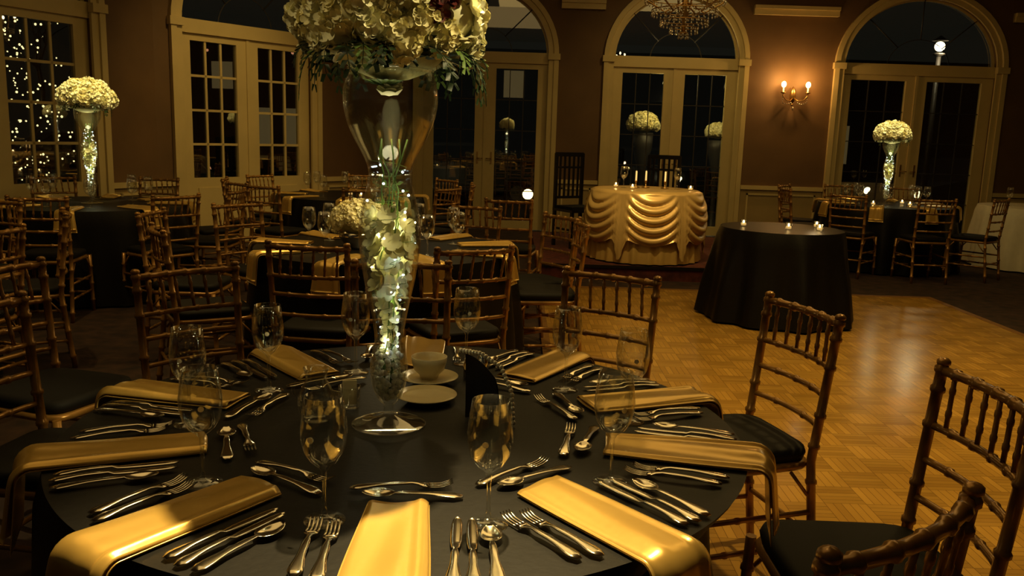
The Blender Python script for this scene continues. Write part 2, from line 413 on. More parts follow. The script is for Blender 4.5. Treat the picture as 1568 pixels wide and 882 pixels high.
# ------------------------------------------------------------------ tables
def cloth_table(name, cx, cy, Rr, mats, z0=0.0, h=0.76, flare=0.10, nf=14, amp=0.03, dents=(), bottom=0.015):
    mb = MB(); N = 168
    rows = 12
    mb.lathe([(0.001, h), (Rr*0.5, h), (Rr-0.012, h)], N, 0)
    ph1 = random.random()*6
    def fn(i, j):
        v = i/rows; an = 2*pi*j/N
        drop = 0 if i == 0 else (v*(h-bottom))
        rr = Rr-0.012 if i == 0 else Rr+flare*v**1.1*0.7+0.004
        a = amp*min(1, v*1.6)*(math.sin(nf*an+ph1+0.6*math.sin(3*an))+0.45*math.sin((nf*1.7//1)*an+2))
        rr += a*(v > 0)
        for da, dd, dw in dents:
            df = (an-da+pi) % (2*pi)-pi
            rr -= dd*math.exp(-(df/dw)**2)*min(1, v*4)
        return (rr*math.cos(an), rr*math.sin(an), h-(0.0 if i == 0 else 0.008+drop*0.985))
    mb.grid(fn, rows, N, 0, True, wrap=True)
    mb.lathe([(0.001, 0.03), (0.25, 0.03), (0.22, 0.05), (0.05, 0.08), (0.05, h-0.03), (Rr*0.9, h-0.03), (Rr*0.9, h-0.012)], 24, 1)
    return put(mb.mesh(name, mats), name, (cx, cy, z0))

TC = (-0.23, 1.95); TR = 0.79
def ang(x, y): return math.atan2(y-TC[1], x-TC[0])
near_chairs = [(0.957, 2.75, -0.96, -0.28), (1.08, 1.86, -1, -0.02), (0.575, 1.14, -0.6, 0.8), (0.385, 3.29, -0.5, -0.86),
               (-0.46, 3.50, 0.12, -1), (-1.235, 3.19, 0.70, -0.71), (-1.90, 3.10, 0.95, -0.3), (-1.55, 2.41, 1, -0.12)]
dents = []
for x, y, fx, fy in near_chairs:
    f = Vector((fx, fy)).normalized(); s = Vector((x, y))+f*0.46
    dr = (s-Vector(TC)).length
    if dr < 0.95: dents.append((ang(s.x, s.y) % (2*pi), 0.95-dr, 0.33))
cloth_table('dining_table', TC[0], TC[1], TR, [M_black, M_blackwood], flare=0.05, dents=dents, amp=0.018)
for c in near_chairs: chair(*c)

# ---- napkins: folded satin strips, soft folds, draped over the table edge
def napkin_mesh(seed, over=0.14, w0=0.060, w1=0.080, L=0.33):
    rnd = random.Random(seed); mb = MB()
    path = []
    for i in range(25): path.append((L*i/24, 0.0))
    path += [(L+0.006, -0.001), (L+0.012, -0.004), (L+0.018, -0.009), (L+0.022, -0.015), (L+0.024, -0.022)]
    for i in range(1, 13): path.append((L+0.025+0.014*i/12, -0.022-over*i/12))
    n = len(path)-1; k1 = rnd.random()*6; sk = rnd.uniform(-0.02, 0.02); kk = rnd.uniform(2.4, 3.8)
    def layer(wa, wb_, z_off, s0, s1, xo, amp, roll, thick=0.002, soft=0.0):
        M = 32; idx = [i for i in range(n+1) if s0 <= i/n <= s1]
        def pt(i, j, lay):
            ii = idx[i]; s, z = path[ii]; t = ii/n; q = -1+2*j/M
            w = wa+(wb_-wa)*t+0.003*math.sin(6*t+k1)
            big = 0.5+0.5*math.sin(q*kk+t*2.6+k1)
            hh = z_off+thick*lay+amp*big*(0.5+0.8*t)+amp*0.4*(0.5+0.5*math.sin(q*7+t*5+2*k1))*t
            e = abs(q)
            if e > 0.8: hh -= (z_off-0.001)*((e-0.8)/0.2)**2*soft
            hh += roll*math.exp(-((q-0.74)/0.13)**2)*(0.5+t)
            a = path[min(ii+1, n)]; b = path[max(ii-1, 0)]; dx, dz = a[0]-b[0], a[1]-b[1]; l = math.hypot(dx, dz) or 1
            fan = 1+0.15*max(0, t-0.65)
            return (xo+w*q*fan+sk*t, -(s+hh*(-dz/l))+0.004*math.sin(q*2+k1)*(1 if i == 0 else 0), z+hh*(dx/l))
        m_ = len(idx)-1; b0 = len(mb.v)
        for lay in (0, 1):
            for i in range(m_+1):
                for j in range(M+1): mb.v.append(pt(i, j, lay))
        st = (m_+1)*(M+1)
        for lay in (0, 1):
            for i in range(m_):
                for j in range(M):
                    o = b0+lay*st+i*(M+1)+j; mb.face((o, o+1, o+M+2, o+M+1), 0, True)
        for i in range(m_):
            for j in (0, M):
                o = b0+i*(M+1)+j; mb.face((o, o+M+1, o+st+M+1, o+st))
        for i in (0, m_):
            for j in range(M):
                o = b0+i*(M+1)+j; mb.face((o, o+1, o+st+1, o+st))
    layer(w0, w1, 0.001, 0, 1, 0, 0.0004, 0.0)
    layer(w0*0.985, w1*0.97, 0.008, 0, 0.975, rnd.uniform(-0.002, 0.002), 0.009, 0.006, soft=0.85)
    return mb.mesh('napkin', [M_gold])
NAP = [napkin_mesh(i) for i in range(5)]
# ---- cutlery
def handle(mb, L0, L1, n=9):
    ys, ws, zs = [], [], []
    for i in range(n):
        t = i/(n-1); ys.append(L0+(L1-L0)*t)
        ws.append((0.0095*(1-t)**0.8+0.0032+0.0015*math.sin(t*9)) if i else 0.006); zs.append(0.002+0.006*math.sin(t*pi*0.6))
    return ys, ws, zs
def fork_mesh():
    mb = MB(); ys, ws, zs = handle(mb, -0.10, 0.02)
    ys += [0.032, 0.042, 0.052]; ws += [0.006, 0.012, 0.0125]; zs += [0.006, 0.003, 0.002]
    mb.sheet(ys, ws, zs, 0.0028)
    for k in range(4):
        x = -0.0102+0.0068*k
        yy = [0.05, 0.065, 0.08, 0.092, 0.10]; zz = [0.002, 0.001, 0.002, 0.006, 0.010]
        b = len(mb.v); mb.sheet(yy, [0.0022, 0.0022, 0.002, 0.0017, 0.0008], zz, 0.002, nx=2)
        for i in range(b, len(mb.v)): v = mb.v[i]; mb.v[i] = (v[0]+x, v[1], v[2])
    return mb.mesh('fork', [M_silver])
def spoon_mesh():
    mb = MB(); ys, ws, zs = handle(mb, -0.10, 0.03)
    dips = [0]*len(ys); N = 10
    for i in range(1, N+1):
        t = i/N; ys.append(0.03+0.062*t); w = 0.0205*math.sin(pi*min(1, t*0.97)**0.85)**0.6 if t < 1 else 0.003
        ws.append(max(w, 0.004)); zs.append(0.007+0.001*t); dips.append(0.007*math.sin(pi*t))
    mb.sheet(ys, ws, zs, 0.0016, dips, nx=6)
    return mb.mesh('spoon', [M_silver])
def knife_mesh():
    mb = MB(); ys, ws, zs = handle(mb, -0.115, -0.01)
    ys += [0.0, 0.02, 0.05, 0.085, 0.105, 0.115]; ws += [0.007, 0.0095, 0.0105, 0.010, 0.0075, 0.002]; zs += [0.004]*6
    mb.sheet(ys, ws, zs, 0.0022); return mb.mesh('knife', [M_silver])
FK, SP, KN = fork_mesh(), spoon_mesh(), knife_mesh()
# ---- glasses
def goblet():
    mb = MB()
    pr = [(0.001, 0.0), (0.037, 0.0), (0.037, 0.0015), (0.02, 0.004), (0.006, 0.010), (0.0038, 0.03), (0.0036, 0.07), (0.0045, 0.092), (0.010, 0.101),
          (0.024, 0.112), (0.035, 0.130), (0.0405, 0.152), (0.041, 0.172), (0.038, 0.200), (0.0335, 0.232), (0.0325, 0.232), (0.037, 0.198), (0.0398, 0.170), (0.039, 0.152), (0.033, 0.131), (0.02, 0.114), (0.001, 0.106)]
    mb.lathe(pr, 32)
    # small round crest on the bowl
    mb.grid(lambda i, j: (0.0415*math.sin(0.14*(i/6)*math.cos(2*pi*j/12)), -0.0415*math.cos(0.14*(i/6)*math.cos(2*pi*j/12)), 0.163+0.0055*(i/6)*math.sin(2*pi*j/12)), 6, 12, 1)
    return mb.mesh('wine_glass', [M_glass, M_linen])
GB = goblet()

zt = 0.763
def setting(C, a, R_t, z=zt, full=True, var=0, dessert=True):
    er = Vector((math.cos(a), math.sin(a))); f = -er; left = Vector((-f.y, f.x)); rot = math.atan2(f.y, f.x)-pi/2
    C = Vector(C)
    inner = C+er*(R_t-0.325)
    put(NAP[var % 5], 'folded_napkin', (inner.x, inner.y, z), rot+random.uniform(-0.05, 0.05))
    def pc(me, nm, tang, r, dr=0.0, dz=0.0):
        q = C+er*r-left*tang; put(me, nm, (q.x, q.y, z+0.001+dz), rot+dr+random.uniform(-0.04, 0.04))
    if full:
        pc(FK, 'dinner_fork', -0.108, R_t-0.15); pc(FK, 'salad_fork', -0.143, R_t-0.165)
        pc(KN, 'dinner_knife', 0.105, R_t-0.155); pc(KN, 'butter_knife', 0.134, R_t-0.15); pc(SP, 'spoon', 0.168, R_t-0.14)
        if dessert:
            pc(SP, 'dessert_spoon', 0.02, R_t-0.368, pi/2-0.06); pc(FK, 'dessert_fork', 0.0, R_t-0.411, -pi/2+0.06)
for k in range(10):
    setting(TC, math.radians(-86+36*k), TR, var=k, dessert=(k != 5))
for x, y in [(-0.592, 1.57), (-0.322, 1.425), (-0.03, 1.431), (0.213, 1.641), (-0.637, 2.179), (-0.742, 1.90), (0.155, 2.27), (0.30, 2.02), (-0.133, 2.51), (-0.444, 2.38)]:
    put(GB, 'wine_glass', (x, y, 0.761), random.uniform(-0.4, 0.4))

# ------------------------------------------------------------------ centerpiece
VP = [(0.085, 0.0), (0.086, 0.003), (0.05, 0.009), (0.018, 0.022), (0.012, 0.04), (0.014, 0.05), (0.024, 0.06), (0.036, 0.085), (0.043, 0.12), (0.044, 0.145), (0.038, 0.185),
      (0.034, 0.205), (0.036, 0.235), (0.046, 0.29), (0.059, 0.35), (0.069, 0.42), (0.071, 0.46), (0.067, 0.50), (0.057, 0.545), (0.049, 0.58), (0.050, 0.605), (0.062, 0.635), (0.081, 0.67), (0.096, 0.705), (0.104, 0.74), (0.105, 0.77), (0.101, 0.795), (0.094, 0.82)]
def smooth_profile(P, k=3):
    out = []
    for i in range(len(P)-1):
        p0 = P[max(i-1, 0)]; p1 = P[i]; p2 = P[i+1]; p3 = P[min(i+2, len(P)-1)]
        for j in range(k):
            t = j/k
            out.append(tuple(0.5*((2*p1[q])+(-p0[q]+p2[q])*t+(2*p0[q]-5*p1[q]+4*p2[q]-p3[q])*t*t+(-p0[q]+3*p1[q]-3*p2[q]+p3[q])*t**3) for q in (0, 1)))
    out.append(P[-1]); return out
def vr(z):
    for (r0_, z0_), (r1_, z1_) in zip(VP[:-1], VP[1:]):
        if z0_ <= z <= z1_ and z1_ > z0_: return r0_+(r1_-r0_)*(z-z0_)/(z1_-z0_)
    return 0.05
def vase_mesh():
    mb = MB(); sp = smooth_profile(VP)
    mb.lathe([(0.001, 0.0)]+[(max(r, 0.001), max(z, 0)) for r, z in sp], 48)
    mb.lathe([(0.001, 0.062)]+[(max(r-0.003, 0.001), z) for r, z in sp if z > 0.065], 48)
    mb.lathe([(0.091, 0.815), (0.096, 0.818), (0.097, 0.822), (0.095, 0.824), (0.091, 0.822)], 48)
    return mb.mesh('vase', [M_vglass])
def rand_dir(r):
    z = r.uniform(-1, 1); a = r.uniform(0, 2*pi); q = math.sqrt(1-z*z); return Vector((q*math.cos(a), q*math.sin(a), z))
def floret(mb, c, n, L, npet, mat, r):
    n = Vector(n).normalized(); ref = Vector((0, 0, 1)) if abs(n.z) < 0.9 else Vector((1, 0, 0))
    a = n.cross(ref).normalized(); b = n.cross(a); o = r.random()*6
    for k in range(npet):
        an = o+2*pi*k/npet; d = (a*math.cos(an)+b*math.sin(an)+n*0.35).normalized(); s = (b*math.cos(an)-a*math.sin(an))
        mb.petal(c, d, s, L, L*(0.5 if npet <= 4 else 0.42), mat, 0.5, True)
def flower_mesh(rx, rz, heads, seed, hs=0.05, zmin=-0.45, fl=34):
    r = random.Random(seed); mb = MB()
    mb.ball((0, 0, 0), rx*0.80, 2, 20, 12, rz/rx)
    ga = pi*(3-math.sqrt(5))
    for i in range(heads):
        z = 1-(1-zmin)*(i+0.5)/heads; q = math.sqrt(1-z*z); a = ga*i
        d = Vector((q*math.cos(a), q*math.sin(a), z)); c = Vector((d.x*rx*0.84, d.y*rx*0.84, d.z*rz*0.84))*r.uniform(0.96, 1.08)
        m = 0 if r.random() < 0.6 else 1
        if seed == 1 and i == 52: m = 3
        R_ = hs*r.uniform(0.9, 1.15); big = r.random() < 0.3
        mb.ball(c, R_*0.86, m, 8, 5)
        for j in range(fl if not big else fl//2):
            e = (rand_dir(r)+d*0.9).normalized()
            floret(mb, c+e*R_*r.uniform(0.84, 0.95), e+rand_dir(r)*0.15, (0.31 if not big else 0.5)*R_, 4 if not big else 5, m, r)
    return mb.mesh('flowers', [M_white, M_white2, M_core, M_red])
def foliage_mesh(seed, n=34, R0=0.09, Rout=0.20, drop=0.085):
    r = random.Random(seed); mb = MB()
    for i in range(n):
        a = 2*pi*i/n+r.uniform(-0.15, 0.15); o = Vector((math.cos(a), math.sin(a), 0)); t_ = Vector((-o.y, o.x, 0))
        side = abs(math.cos(a))   # longest sprays hang at the two sides
        ro = Rout*r.uniform(0.75, 1.1); dr = drop*r.uniform(0.1, 0.6)*(0.5+1.5*side); N = 9; pts = []
        for k in range(N+1):
            t = k/N; pts.append(o*(R0+(ro-R0)*math.sin(t*pi/2))+Vector((0, 0, 0.03*math.sin(t*pi)-dr*t*t))+t_*0.02*math.sin(t*3+i))
        mb.tube(pts, [0.002*(1-0.6*k/N) for k in range(N+1)], 4, 0)
        for k in range(2, N+1):
            d = (pts[k]-pts[k-1]).normalized()
            for s in (-1, 1):
                dd = (t_*s+d*0.7+Vector((0, 0, r.uniform(-0.35, 0.1)))).normalized()
                mb.petal(pts[k], dd, d, r.uniform(0.028, 0.042)*(1.1-0.5*k/N), 0.009, 0 if i % 6 else 1, 0.3)
    for i in range(80):
        a = r.uniform(0, 2*pi); o = Vector((math.cos(a), math.sin(a), r.uniform(-0.2, 0.15))).normalized(); t_ = Vector((-o.y, o.x, 0)).normalized()
        mb.petal(o*r.uniform(0.09, 0.14)+Vector((0, 0, 0.025)), o, t_, r.uniform(0.05, 0.08), 0.020, 0, 0.4)
    return mb.mesh('foliage', [M_leaf, M_leaf2])
def stems_mesh(seed):
    r = random.Random(seed); mb = MB()
    for i in range(5):
        a0 = r.random()*6; pts = []
        for k in range(16):
            z = 0.09+0.58*k/15; q = (vr(z)-0.012)*r.uniform(0.2, 0.6); a0 += r.uniform(-0.2, 0.7)
            pts.append((q*math.cos(a0), q*math.sin(a0), z))
        mb.tube(pts, 0.002, 5, 0)
    for k in range(96):
        z = r.choice([r.uniform(0.17, 0.34), r.uniform(0.34, 0.44), r.uniform(0.38, 0.50)]); q = max(0.004, (vr(z)-0.026))*r.uniform(0.4, 1.1); a = r.uniform(0, 2*pi)
        nd = Vector((math.cos(a), math.sin(a), r.uniform(-0.3, 0.7)))
        floret(mb, (q*math.cos(a), q*math.sin(a), z), nd, 0.027 if z > 0.3 else 0.018, 5, 1, r)
    for k in range(36):
        z = r.uniform(0.10, 0.60); q = (vr(z)-0.02)*r.uniform(0.3, 1.0); a = r.uniform(0, 2*pi); d = (rand_dir(r)+Vector((0, 0, 0.8))).normalized()
        mb.petal((q*math.cos(a), q*math.sin(a), z), d, d.orthogonal().normalized(), 0.022, 0.006, 0)
    for k in range(5):
        floret(mb, (0.0, -0.01, 0.765+0.008*k), (0.1*k, -0.3, 1), 0.035-0.003*k, 6, 1, r)
    for k in range(6):
        a = -2.4+0.35*k; d = Vector((math.cos(a), math.sin(a), 0.2)).normalized(); mb.petal((-0.01, -0.02, 0.785), d, Vector((-d.y, d.x, 0)), 0.06, 0.012, 0)
    for k in range(170):
        z = r.uniform(0.065, 0.18); q = max(0, vr(z)-0.011)*r.random()**0.35; a = r.uniform(0, 2*pi)
        mb.ball((q*math.cos(a), q*math.sin(a), z), r.uniform(0.005, 0.0085), 2, 6, 4)
    return mb.mesh('stems', [M_leaf2, M_white, M_stone])
def led_mesh(seed, n=30):
    r = random.Random(seed); mb = MB(); pts = []
    for k in range(n):
        z = 0.18+0.44*((k*0.618) % 1.0); q = (vr(z)-0.008)*r.uniform(0.6, 1); a = r.random()*2*pi
        mb.ball((q*math.cos(a), q*math.sin(a), z), 0.0027, 0 if r.random() < 0.75 else 1, 6, 4)
    for k in range(120):
        z = 0.10+0.52*k/119; q = (vr(z)-0.008)*(0.75+0.2*math.sin(k*1.7)); a = k*0.55+math.sin(k*0.9)
        pts.append((q*math.cos(a), q*math.sin(a), z))
    mb.tube(pts, 0.0007, 4, 2)
    return mb.mesh('fairy_lights', [M_led, M_ledw, M_leaf2])
VASE = vase_mesh(); FLW = flower_mesh(0.192, 0.18, 80, 1, 0.048); FOL = foliage_mesh(2); STM = stems_mesh(3); LED = led_mesh(5); LED2 = led_mesh(6, 60)
FLS = flower_mesh(0.20, 0.14, 52, 7, 0.055, -0.3, 26)
def plight(name, loc, w, col, rad=0.03, parent=None):
    l = bpy.data.lights.new(name, 'POINT'); l.energy = w; l.color = col; l.shadow_soft_size = rad
    o = bpy.data.objects.new(name, l); sc.collection.objects.link(o); o.location = loc
    if parent: o.parent = parent
    return o
def centerpiece(x, y, z, big=True, s=1.0, leds=0.3, rot=0.0):
    e = empty('flower_centerpiece', (x, y, z), rot, s)
    put(VASE, 'vase', parent=e); put(STM, 'orchid_stems', parent=e); put(LED if big else LED2, 'fairy_lights', parent=e)
    if big: put(FLW, 'flowers', (0, 0, 0.94), parent=e)
    else: put(FLS, 'flowers', (0, 0, 0.87), parent=e)
    put(FOL, 'foliage', (0, 0, 0.842 if big else 0.825), 0, 1.0 if big else 0.95, parent=e)
    for zz in (0.27, 0.44): plight('vase_led_glow', (0, 0, zz), leds, (1.0, 0.90, 0.52), 0.02, e)
    plight('vase_top_glow', (0.0, 0, 0.71), leds*0.8, (1.0, 0.88, 0.52), 0.03, e)
    return e
ce = centerpiece(-0.284, 1.944, 0.762, True, 1.0, 0.24)
plight('vase_base_fill', (0, 0, 0.19), 0.08, (1.0, 0.95, 0.75), 0.012, ce)  # small fill added inside the vase to brighten the stones

# ---- small table-top items
def cup_saucer():
    mb = MB()
    mb.lathe([(0.001, 0.002), (0.04, 0.002), (0.05, 0.005), (0.078, 0.013), (0.078, 0.015), (0.05, 0.008), (0.001, 0.006)], 32)
    mb.lathe([(0.001, 0.010), (0.024, 0.010), (0.026, 0.018), (0.040, 0.032), (0.046, 0.052), (0.048, 0.068), (0.046, 0.068), (0.043, 0.052), (0.036, 0.034), (0.001, 0.02)], 32)
    mb.tube([(0.045+0.022*math.sin(t*pi/8), 0, 0.028+0.034*t/8) for t in range(9)], 0.0035, 6)
    return mb.mesh('cup', [M_china])
CUP = cup_saucer()
put(CUP, 'coffee_cup', (-0.225, 2.31, 0.762), 2.3, 1.05)
mb = MB(); mb.lathe([(0.001, 0.002), (0.05, 0.002), (0.06, 0.006), (0.08, 0.014), (0.08, 0.016), (0.058, 0.009), (0.001, 0.006)], 36)
put(mb.mesh('plate', [M_china]), 'saucer', (-0.215, 2.14, 0.762))
# beaded table-number stand: sloping black card with a string of beads along its free edge
mb = MB()
def card(i, j):
    q = i/10; t = j/12
    top = Vector((-0.045+0.075*t, 0.02+0.012*math.sin(pi*t), 0.150-0.06*t**1.4)); bot = Vector((-0.040+0.085*t, -0.03+0.03*t, 0.002))
    v = bot.lerp(top, q); v.y += 0.015*math.sin(pi*q)*(1-t); return v
mb.grid(card, 10, 12)
mb.grid(lambda i, j: card(i, j).lerp(Vector((-0.040+0.08*j/12, 0.06, 0.002+0.12*i/10)), 1-i/10), 10, 12)
P0 = [Vector((-0.055, -0.005, 0.165)), Vector((-0.005, -0.022, 0.163)), Vector((0.045, -0.040, 0.135)), Vector((0.072, -0.065, 0.08)), Vector((0.078, -0.075, 0.008))]
for j in range(27):
    t = j/26*4; i = min(3, int(t)); q = P0[i].lerp(P0[i+1], t-i); mb.ball(q, 0.0062, 1, 8, 5)
put(mb.mesh('table_number_holder', [M_blackwood, M_pearl]), 'beaded_table_card', (-0.065, 2.03, 0.762), 0.0, 1.0)
mb = MB(); mb.lathe([(0.001, 0), (0.032, 0), (0.034, 0.004), (0.042, 0.02), (0.046, 0.042), (0.040, 0.07), (0.026, 0.095), (0.025, 0.11), (0.031, 0.128), (0.029, 0.128), (0.023, 0.11), (0.024, 0.095), (0.037, 0.07), (0.042, 0.042), (0.001, 0.006)], 28)
mb.tube([(-0.027-0.028*math.sin(t*pi/8), 0, 0.115-0.075*t/8) for t in range(9)], 0.004, 6)
put(mb.mesh('creamer', [M_glass]), 'glass_creamer', (-0.46, 1.96, 0.762), 0.4)
def votive_mesh():
    mb = MB(); mb.lathe([(0.001, 0), (0.026, 0), (0.028, 0.004), (0.031, 0.05), (0.029, 0.05), (0.026, 0.006), (0.001, 0.005)], 20)
    mb.lathe([(0.001, 0.007), (0.022, 0.007), (0.022, 0.026), (0.001, 0.026)], 14, 1); mb.ball((0, 0, 0.036), 0.0075, 2, 8, 6, 1.7)
    return mb.mesh('votive', [M_glass, M_wax, M_flame])
VOT = votive_mesh()
mb = MB(); mb.lathe([(0.001, 0), (0.021, 0), (0.021, 0.05), (0.017, 0.056), (0.017, 0.066), (0.012, 0.072), (0.001, 0.073)], 18)
SHK = mb.mesh('shaker', [M_silver]); put(SHK, 'salt_shaker', (-0.08, 2.40, 0.762), 0, 0.8); put(SHK, 'pepper_shaker', (-0.115, 2.36, 0.762), 0, 0.8)
mb = MB(); mb.lathe([(0.001, 0), (0.024, 0), (0.026, 0.01), (0.028, 0.055), (0.026, 0.055), (0.023, 0.01), (0.001, 0.006)], 18)
mb.box((-0.018, -0.012, 0.01), (0.016, -0.006, 0.072), 1); mb.box((-0.016, 0.0, 0.01), (0.018, 0.007, 0.068), 1)
put(mb.mesh('caddy', [M_glass, M_china]), 'sugar_packet_holder', (-0.40, 2.06, 0.762), 0.3)

# ------------------------------------------------------------------ other tables
def dress(C, Rr, n, off, z=zt, gl=1, skip=()):
    for k in range(n):
        a = off+2*pi*k/n
        setting(C, a, Rr, z, False, k)
        a2 = a+0.22
        if gl: put(GB, 'wine_glass', (C[0]+0.5*Rr*1.15*math.cos(a2), C[1]+0.5*Rr*1.15*math.sin(a2), z-0.002))
T2 = (-0.77, 5.1)
cloth_table('dining_table', T2[0], T2[1], 0.78, [M_black, M_blackwood], flare=0.06)
dress(T2, 0.78, 9, 0.3)
mb_ = flower_mesh(0.13, 0.10, 26, 9, 0.045, -0.1, 26)
def bowl(x, y, z, s=1):
    e = empty('flower_bowl', (x, y, z), 0, s); m = MB(); m.lathe([(0.001, 0), (0.06, 0), (0.065, 0.01), (0.10, 0.06), (0.11, 0.09), (0.105, 0.09), (0.09, 0.055), (0.001, 0.02)], 28)
    put(m.mesh('bowl', [M_silver]), 'bowl', parent=e); put(mb_, 'flowers', (0, 0, 0.15), parent=e); return e
bowl(-0.92, 5.0, 0.762, 1.05)
put(VOT, 'votive_candle', (-0.62, 4.93, 0.762)); put(VOT, 'votive_candle', (-0.65, 5.25, 0.762))
plight('table_votive_glow', (-0.70, 4.75, 1.15), 3.0, (1, 0.78, 0.38), 0.05)
def chairs_around(C, r, angs, jit=0.05):
    for a in angs:
        a = math.radians(a)+random.uniform(-jit, jit); rr = r+random.uniform(-0.02, 0.08)
        chair(C[0]+rr*math.cos(a), C[1]+rr*math.sin(a), -math.cos(a), -math.sin(a))
for c in [(-0.97, 3.98, 0.12, 1), (-0.18, 4.02, -0.45, 0.9), (0.43, 5.35, -1, -0.1), (-2.25, 5.27, 1, 0), (-1.86, 4.42, 1, 0.6), (-1.95, 6.0, 0.8, -0.6)]: chair(*c)
chairs_around(T2, 1.32, [35, 72, 105])

T3 = (-1.75, 9.1)
cloth_table('dining_table', T3[0], T3[1], 0.78, [M_black, M_blackwood]); dress(T3, 0.78, 8, 0.1)
chairs_around(T3, 1.27, [-115, -75, -35, 5, 45, 95, 150, 195])
put(VOT, 'votive_candle', (T3[0], T3[1], 0.762)); put(VOT, 'votive_candle', (T3[0]+0.15, T3[1]-0.2, 0.762))
chair(-0.05, 7.15, 0.15, 1)

TL = (-3.62, 7.3)
cloth_table('dining_table', TL[0], TL[1], 0.78, [M_black, M_blackwood]); dress(TL, 0.78, 8, 0.2)
chairs_around(TL, 1.25, [-120, -80, -38, 2, 42, 85, 130])
centerpiece(TL[0], TL[1], 0.762, False, 1.0, 0.5)
T5 = (-3.75, 4.45)
cloth_table('dining_table', T5[0], T5[1], 0.78, [M_black, M_blackwood]); dress(T5, 0.78, 8, 0.35)
chairs_around(T5, 1.24, [-62, -15, 28, 75, 110])

TRt = (4.5, 10.4)
cloth_table('dining_table', TRt[0], TRt[1], 0.78, [M_black, M_blackwood]); dress(TRt, 0.78, 8, 0.25)
chairs_around(TRt, 1.24, [-128, -92, -50, 60, 95, 140, 180])
centerpiece(TRt[0]+0.0, TRt[1], 0.762, False, 0.95, 0.7)
for dx, dy in ((-0.25, -0.25), (0.2, -0.22), (0.25, 0.1)): put(VOT, 'votive_candle', (TRt[0]+dx, TRt[1]+dy, 0.762))
TR2 = (6.62, 10.7)
cloth_table('buffet_table', TR2[0], TR2[1], 0.75, [M_linen, M_blackwood])
for dx, dy in ((-0.35, -0.3), (-0.1, -0.4), (-0.45, 0.0)): put(GB, 'wine_glass', (TR2[0]+dx, TR2[1]+dy, 0.762))

TE = (2.20, 7.0)
cloth_table('cocktail_table', TE[0], TE[1], 0.50, [M_black, M_blackwood], z0=0.013, h=0.75, flare=0.16, nf=10, amp=0.03)
for dx, dy in ((-0.30, 0.05), (0.02, -0.12), (0.26, -0.15), (0.33, 0.12)): put(VOT, 'votive_candle', (TE[0]+dx, TE[1]+dy, 0.765))
plight('cocktail_votive_glow', (TE[0]+0.25, TE[1]-0.05, 0.9), 0.5, (1, 0.7, 0.35), 0.03)

def sweetheart():
    mb = MB(); N = 288; Rr = 0.57; h = 0.76
    mb.lathe([(0.001, h), (Rr*0.5, h), (Rr-0.01, h)], N, 1)
    def sk(i, j):
        v = i/12; an = 2*pi*j/N
        q = Rr-0.005+0.05*v+0.012*v*math.sin(26*an)+0.006*v*math.sin(41*an+1)
        return (q*math.cos(an), q*math.sin(an), h-0.006-v*(h-0.02))
    mb.grid(sk, 12, N, 0, True, wrap=True)
    ns = 6
    def ov(i, j):
        rows = 44; v = i/rows; an = 2*pi*j/N; q = ((an*ns/(2*pi)+0.25) % 1.0); e = min(q, 1-q)
        sag = (4*q*(1-q))**0.8
        tail = math.exp(-(e/0.075)**2)
        hem = 0.40+0.15*sag+0.30*tail
        drop = v*hem
        fold = (abs(math.sin(pi*(drop-0.24*sag)*9.5))-0.5)*0.045*min(1, v*4)*(0.15+0.85*sag)*(1-tail)
        gath = math.sin(e*130)*0.014*math.exp(-(e/0.13)**2)*min(1, v*4)
        rr = (Rr-0.012 if i == 0 else Rr+0.03+0.045*sag*math.sin(pi*min(1, v*1.05))+0.05*v+fold+gath+0.02*tail*v)
        return (rr*math.cos(an), rr*math.sin(an), h+0.003-(0 if i == 0 else 0.01+drop))
    mb.grid(ov, 44, N, 1, True, wrap=True)
    mb.lathe([(0.001, 0.0), (0.3, 0.0), (0.28, 0.03), (0.04, 0.06), (0.04, h-0.03), (Rr*0.9, h-0.03), (Rr*0.9, h-0.012)], 20, 2)
    return mb.mesh('sweetheart', [M_gold2, M_ivory, M_blackwood])
ST = (1.43, 9.36)
put(sweetheart(), 'sweetheart_table', (ST[0], ST[1], 0.152), 0.25)
zs_ = 0.152+0.766
for dx, dy in ((-0.17, -0.15), (0.46, -0.12), (-0.32, 0.1)): put(VOT, 'votive_candle', (ST[0]+dx, ST[1]+dy, zs_))
mb = MB(); mb.lathe([(0.001, 0), (0.05, 0), (0.05, 0.006), (0.012, 0.02), (0.009, 0.06), (0.018, 0.08), (0.018, 0.085), (0.001, 0.085)], 16, 1); mb.lathe([(0.011, 0.08), (0.010, 0.20), (0.001, 0.205)], 10, 0)
CND = mb.mesh('candlestick', [M_wax, M_brass])
for dx, dy in ((-0.1, 0.1), (0.02, 0.18), (0.22, 0.1)): put(CND, 'candlestick', (ST[0]+dx, ST[1]+dy, zs_), 0, 0.9)
for dx in (-0.25, 0.33): put(GB, 'wine_glass', (ST[0]+dx, ST[1]-0.02, zs_))
def tallchair():
    m = MB()
    for s in (-1, 1):
        m.box((s*0.19-0.018, -0.2, 0), (s*0.19+0.018, -0.165, 1.1)); m.box((s*0.19-0.018, 0.165, 0), (s*0.19+0.018, 0.2, 0.44))
        m.box((s*0.19-0.01, -0.17, 0.2), (s*0.19+0.01, 0.17, 0.225))
    for z0, z1 in ((1.06, 1.11), (0.92, 0.945), (0.56, 0.59)): m.box((-0.2, -0.195, z0), (0.2, -0.17, z1))
    for k in range(5): x = -0.13+0.065*k; m.box((x-0.012, -0.19, 0.57), (x+0.012, -0.175, 1.07))
    m.box((-0.21, -0.2, 0.42), (0.21, 0.21, 0.45)); m.box((-0.2, -0.16, 0.45), (0.2, 0.2, 0.485), 1)
    return m.mesh('slat_chair', [M_blackwood, M_cush])
TCm = tallchair()
